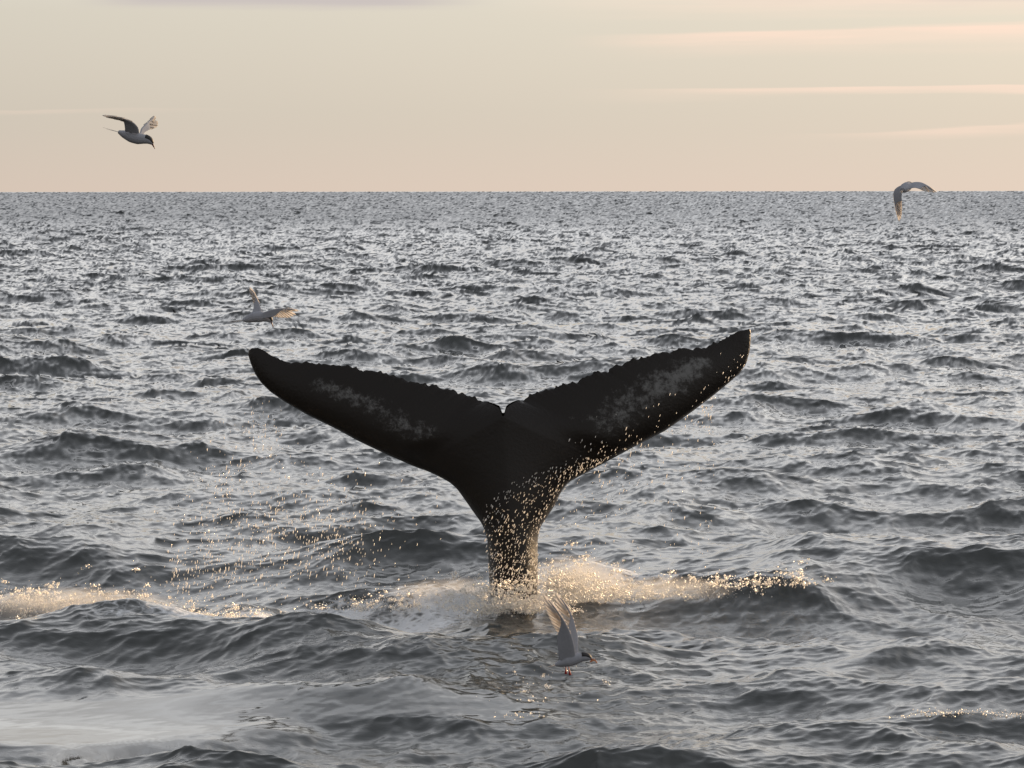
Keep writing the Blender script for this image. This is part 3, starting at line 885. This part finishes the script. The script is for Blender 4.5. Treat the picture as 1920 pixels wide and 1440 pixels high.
    vv, ff = ring_loft(np.array(cc) - origin, [u_] * 4, [s_] * 4, [0.0075, 0.0055, 0.003, 0.0006], [0.005, 0.004, 0.002, 0.0005], 8)
    mesh_obj_from(vv, ff, 'bill', M_BILL, o)
    # eyes
    # forked tail: two long tapering streamers and a short fan between
    def blade(a, b, wdir, w0, w1, thick, curve=None):
        a, b = np.array(a), np.array(b)
        ax = b - a; nn = np.cross(ax, wdir); nn = nn / (np.linalg.norm(nn) + 1e-9)
        vv, ff = [], []
        segs = 7
        for i in range(segs):
            t = i / (segs - 1)
            c = a + ax * t + (curve * (4 * t * (1 - t)) if curve is not None else 0)
            w = (w0 + (w1 - w0) * t) * (1.0 if t < 0.75 else max(0.12, math.sqrt(max(0, 1 - ((t - 0.75) / 0.25) ** 2))))
            h = thick * (1 - 0.6 * t)
            vv += [c - wdir * w * 0.42, c + nn * h, c + wdir * w * 0.58, c - nn * h * 0.6]
        for i in range(segs - 1):
            for k in range(4):
                ff.append((i * 4 + k, i * 4 + (k + 1) % 4, (i + 1) * 4 + (k + 1) % 4, (i + 1) * 4 + k))
        ff.append((3, 2, 1, 0)); e = (segs - 1) * 4; ff.append((e, e + 1, e + 2, e + 3))
        return vv, ff
    rump = Cs[0] + tang[0] * 0.012
    for k, tp in enumerate(tail):
        tp = at(tp[0], tp[1], Y + tp[2])
        wd = np.cross(tp - rump, up[0]); wd /= np.linalg.norm(wd)
        vv, ff = blade(rump - origin, tp - origin, wd, 0.024, 0.006, 0.002)
        mesh_obj_from(vv, ff, 'tail_feather', M_FEATHER, o)
    # flight feathers
    for LE, TE, nm, s, n in blades:
        for k in range(feathers):
            e = 0.40 + 0.60 * (k / (feathers - 1))
            st_ = max(0.34, e - 0.20 - 0.10 * (k / (feathers - 1)))
            def P(curve, t):
                return np.array([np.interp(t, s, curve[:, q]) for q in range(3)])
            base = P(LE, st_) * 0.92 + P(TE, st_) * 0.08
            tipp = P(TE, e) if k < feathers - 1 else P(LE, 1.0)
            ax = tipp - base
            nrm = P(nm, (e + st_) / 2); nrm /= np.linalg.norm(nrm)
            wd = np.cross(nrm, ax); wd /= np.linalg.norm(wd)
            lift = nrm * (0.0012 * (k % 3 - 1))
            vv, ff = blade(base - origin + lift, tipp - origin + lift, wd, 0.033, 0.02, 0.0012)
            mesh_obj_from(vv, ff, 'flight_feather', M_FEATHER, o)
    if feet:
        for fx, fy_, tx, ty, dy in feet:
            a, b = at(fx, fy_, Y + dy) - origin, at(tx, ty, Y + dy) - origin
            ax = b - a; L = np.linalg.norm(ax); w = np.array((0, 1.0, 0))
            vv, ff = [], []
            cc = [a, a + ax * 0.45, a + ax * 0.5, b]
            uu = np.cross(ax / L, w)
            vv, ff = ring_loft(np.array(cc), [uu] * 4, [w] * 4, [0.003, 0.0028, 0.0045, 0.009], [0.003, 0.0028, 0.0045, 0.0025], 8)
            k0 = len(vv)
            mesh_obj_from(vv, ff, 'foot', M_FOOT, o)
    return o

# bottom: wings straight up, taking off with its catch
build_tern(20.0,
           [(1040, 1247, 0.0, 3, 4), (1050, 1244, 0, 7, 8), (1063, 1240, 0, 11, 11), (1076, 1236, 0, 11, 11), (1086, 1233, 0, 9.5, 9.5), (1094, 1231.5, 0, 8.6, 8), (1101, 1232.5, 0, 7.4, 6.5), (1106.5, 1235.5, 0, 4, 3.5)],
           (0, 0, 1), (1114, 1238, -0.005),
           [(1024, 1251, 0.02), (1030, 1252, -0.02)],
           [([(1079, 1232, -0.02), (1077, 1212, -0.05), (1071, 1190, -0.08), (1059, 1166, -0.11), (1046, 1147, -0.12), (1033, 1130, -0.13), (1017, 1114, -0.14)],
             [(1047, 1238, -0.02), (1045, 1215, -0.05), (1042, 1184, -0.08), (1032, 1166, -0.10), (1025, 1150, -0.11), (1019, 1136, -0.13), (1015, 1116, -0.14)]),
            ([(1083, 1230, 0.02), (1084, 1212, 0.05), (1083.5, 1193, 0.08), (1075, 1161, 0.11), (1066, 1141, 0.12), (1054, 1124, 0.13), (1040, 1111, 0.14)],
             [(1053, 1236, 0.02), (1058, 1210, 0.05), (1058, 1184, 0.08), (1050, 1163, 0.10), (1043, 1146, 0.12), (1038, 1130, 0.13), (1037, 1112, 0.14)])],
           'white tern with wings raised upright and red feet, below the whale tail',
           feet=[(1060, 1249, 1060, 1264, -0.01), (1065, 1249, 1068, 1266, 0.015)])
# top left: diving glide against the sky
build_tern(20.6,
           [(222, 246, 0.0, 3, 5), (231, 250, 0, 7, 8), (246, 256, 0, 10.5, 11), (259, 259, 0, 11, 11), (270, 260, 0, 9, 9), (277, 261, 0, 8, 7), (282, 264, 0, 6.5, 6), (286, 269, 0, 3, 3)],
           (0.25, 0, 1), (291, 279, 0.0),
           [(193, 238, -0.02), (199, 241, 0.03)],
           [([(262, 249, -0.03), (260, 238, -0.06), (252, 229, -0.10), (238, 223, -0.15), (216, 218, -0.20), (192, 215.5, -0.25)],
             [(234, 246, -0.03), (234, 240, -0.06), (233, 230, -0.10), (228, 225, -0.14), (212, 221, -0.19), (193, 216.5, -0.24)]),
            ([(262, 250, 0.03), (264, 240, 0.08), (271, 233, 0.14), (280, 226, 0.22), (286, 222, 0.28), (291, 217, 0.34)],
             [(268, 254, 0.03), (272, 247, 0.08), (281, 242, 0.14), (290, 239, 0.2), (297, 235, 0.27), (296, 223, 0.33)])],
           'tern gliding head down with black cap against the pale sky')
# right, on the horizon: flying away on a downstroke
build_tern(28.0,
           [(1692, 357, -0.12, 4, 5), (1695, 355, -0.08, 7, 8), (1697, 353, -0.03, 9, 10.5), (1700, 351, 0.02, 9, 10.5), (1703, 349, 0.06, 7.5, 8), (1705, 347.5, 0.09, 6, 6), (1707, 347, 0.115, 5, 5), (1708, 347, 0.13, 2.5, 2.5)],
           (-0.3, 0, 1), (1711, 349, 0.165),
           [(1686, 362, -0.22), (1690, 364, -0.22)],
           [([(1698, 348, 0.02), (1688, 348, 0.04), (1679, 353, 0.05), (1674, 361, 0.05), (1676, 376, 0.03), (1680, 394, 0.0), (1686, 416, -0.04)],
             [(1695, 358, -0.06), (1691, 364, -0.06), (1690.5, 370, -0.05), (1691, 380, -0.05), (1691.5, 391, -0.05), (1691, 402, -0.05), (1688.5, 416, -0.05)]),
            ([(1702, 347, 0.03), (1710, 343, 0.05), (1719, 341.5, 0.06), (1728, 342.5, 0.06), (1738, 348, 0.04), (1747, 354, 0.02), (1757, 362, -0.02)],
             [(1704, 356, -0.06), (1711, 353, -0.06), (1718, 353, -0.06), (1726, 356.5, -0.05), (1736, 361, -0.05), (1746, 362, -0.04), (1756, 362.6, -0.03)])],
           'tern crossing the horizon on its downstroke, one wing hanging')
# left of centre: turning low over the sea above the left fluke
build_tern(30.0,
           [(455, 600, 0.0, 3, 5), (464, 598, 0, 7, 8), (476, 594, 0, 10, 11), (488, 593, 0, 10.5, 11), (497, 594, 0, 8.5, 8.5), (502, 596, 0, 7.5, 7), (506, 599, 0, 6, 6), (508.5, 603, 0, 3, 3)],
           (0.3, 0, 1), (512.5, 614, 0.0),
           [(424, 602, -0.03), (430, 605, 0.04)],
           [([(492, 586, 0.03), (489, 576, 0.06), (485, 566, 0.09), (480, 556, 0.12), (475, 547, 0.15), (468, 538, 0.18)],
             [(471, 588, 0.03), (475, 578, 0.06), (475, 568, 0.09), (472, 557, 0.12), (469, 548, 0.15), (466.5, 539, 0.18)]),
            ([(493, 586, -0.03), (504, 581, -0.08), (517, 578, -0.12), (531, 577, -0.14), (545, 578, -0.16), (560, 582, -0.18)],
             [(486, 598, -0.03), (503, 595, -0.08), (516, 594, -0.12), (530, 596, -0.14), (546, 596, -0.16), (559, 587, -0.18)])],
           'tern banking low over the waves above the left fluke tip')

# the catch in the lowest tern's bill: a little shrimp, curled
def build_shrimp():
    c = at(1112, 1239.5, 19.99)
    ppm = FPX / 20.0
    pts = [(-7, -2.5), (-3, 1.2), (1.5, 1.6), (5, -0.8), (6.5, -4.0)]
    C = smooth_curve(np.array([(p[0] / ppm, 0.0, p[1] / ppm) for p in pts]), 14, 1)
    tg = np.gradient(C, axis=0); tg /= np.linalg.norm(tg, axis=1, keepdims=True)
    sd = np.array([(0, 1.0, 0)] * 14); up = np.cross(sd, tg)
    rad = np.array([0.002, 0.004, 0.0055, 0.006, 0.0065, 0.0065, 0.006, 0.0058, 0.005, 0.0045, 0.004, 0.0035, 0.004, 0.001])
    V, F = ring_loft(C, up, sd, rad, rad * 0.8, 8)
    o = mesh_obj_from(V, F, 'shrimp', M_KRILL); o.location = c
    tag(o, 'small orange shrimp held in the bill of the lowest tern', 'shrimp')
    for k in range(5):
        a = C[4 + k] - up[4 + k] * 0.004; b = a - up[4 + k] * 0.011 + tg[4 + k] * 0.003
        vv, ff = ring_loft(np.array([a, (a + b) / 2, b]), [np.array((1.0, 0, 0))] * 3, [np.array((0, 1.0, 0))] * 3, [0.0012, 0.001, 0.0005], [0.0012, 0.001, 0.0005], 6)
        mesh_obj_from(vv, ff, 'shrimp_leg', M_KRILL, o)
build_shrimp()
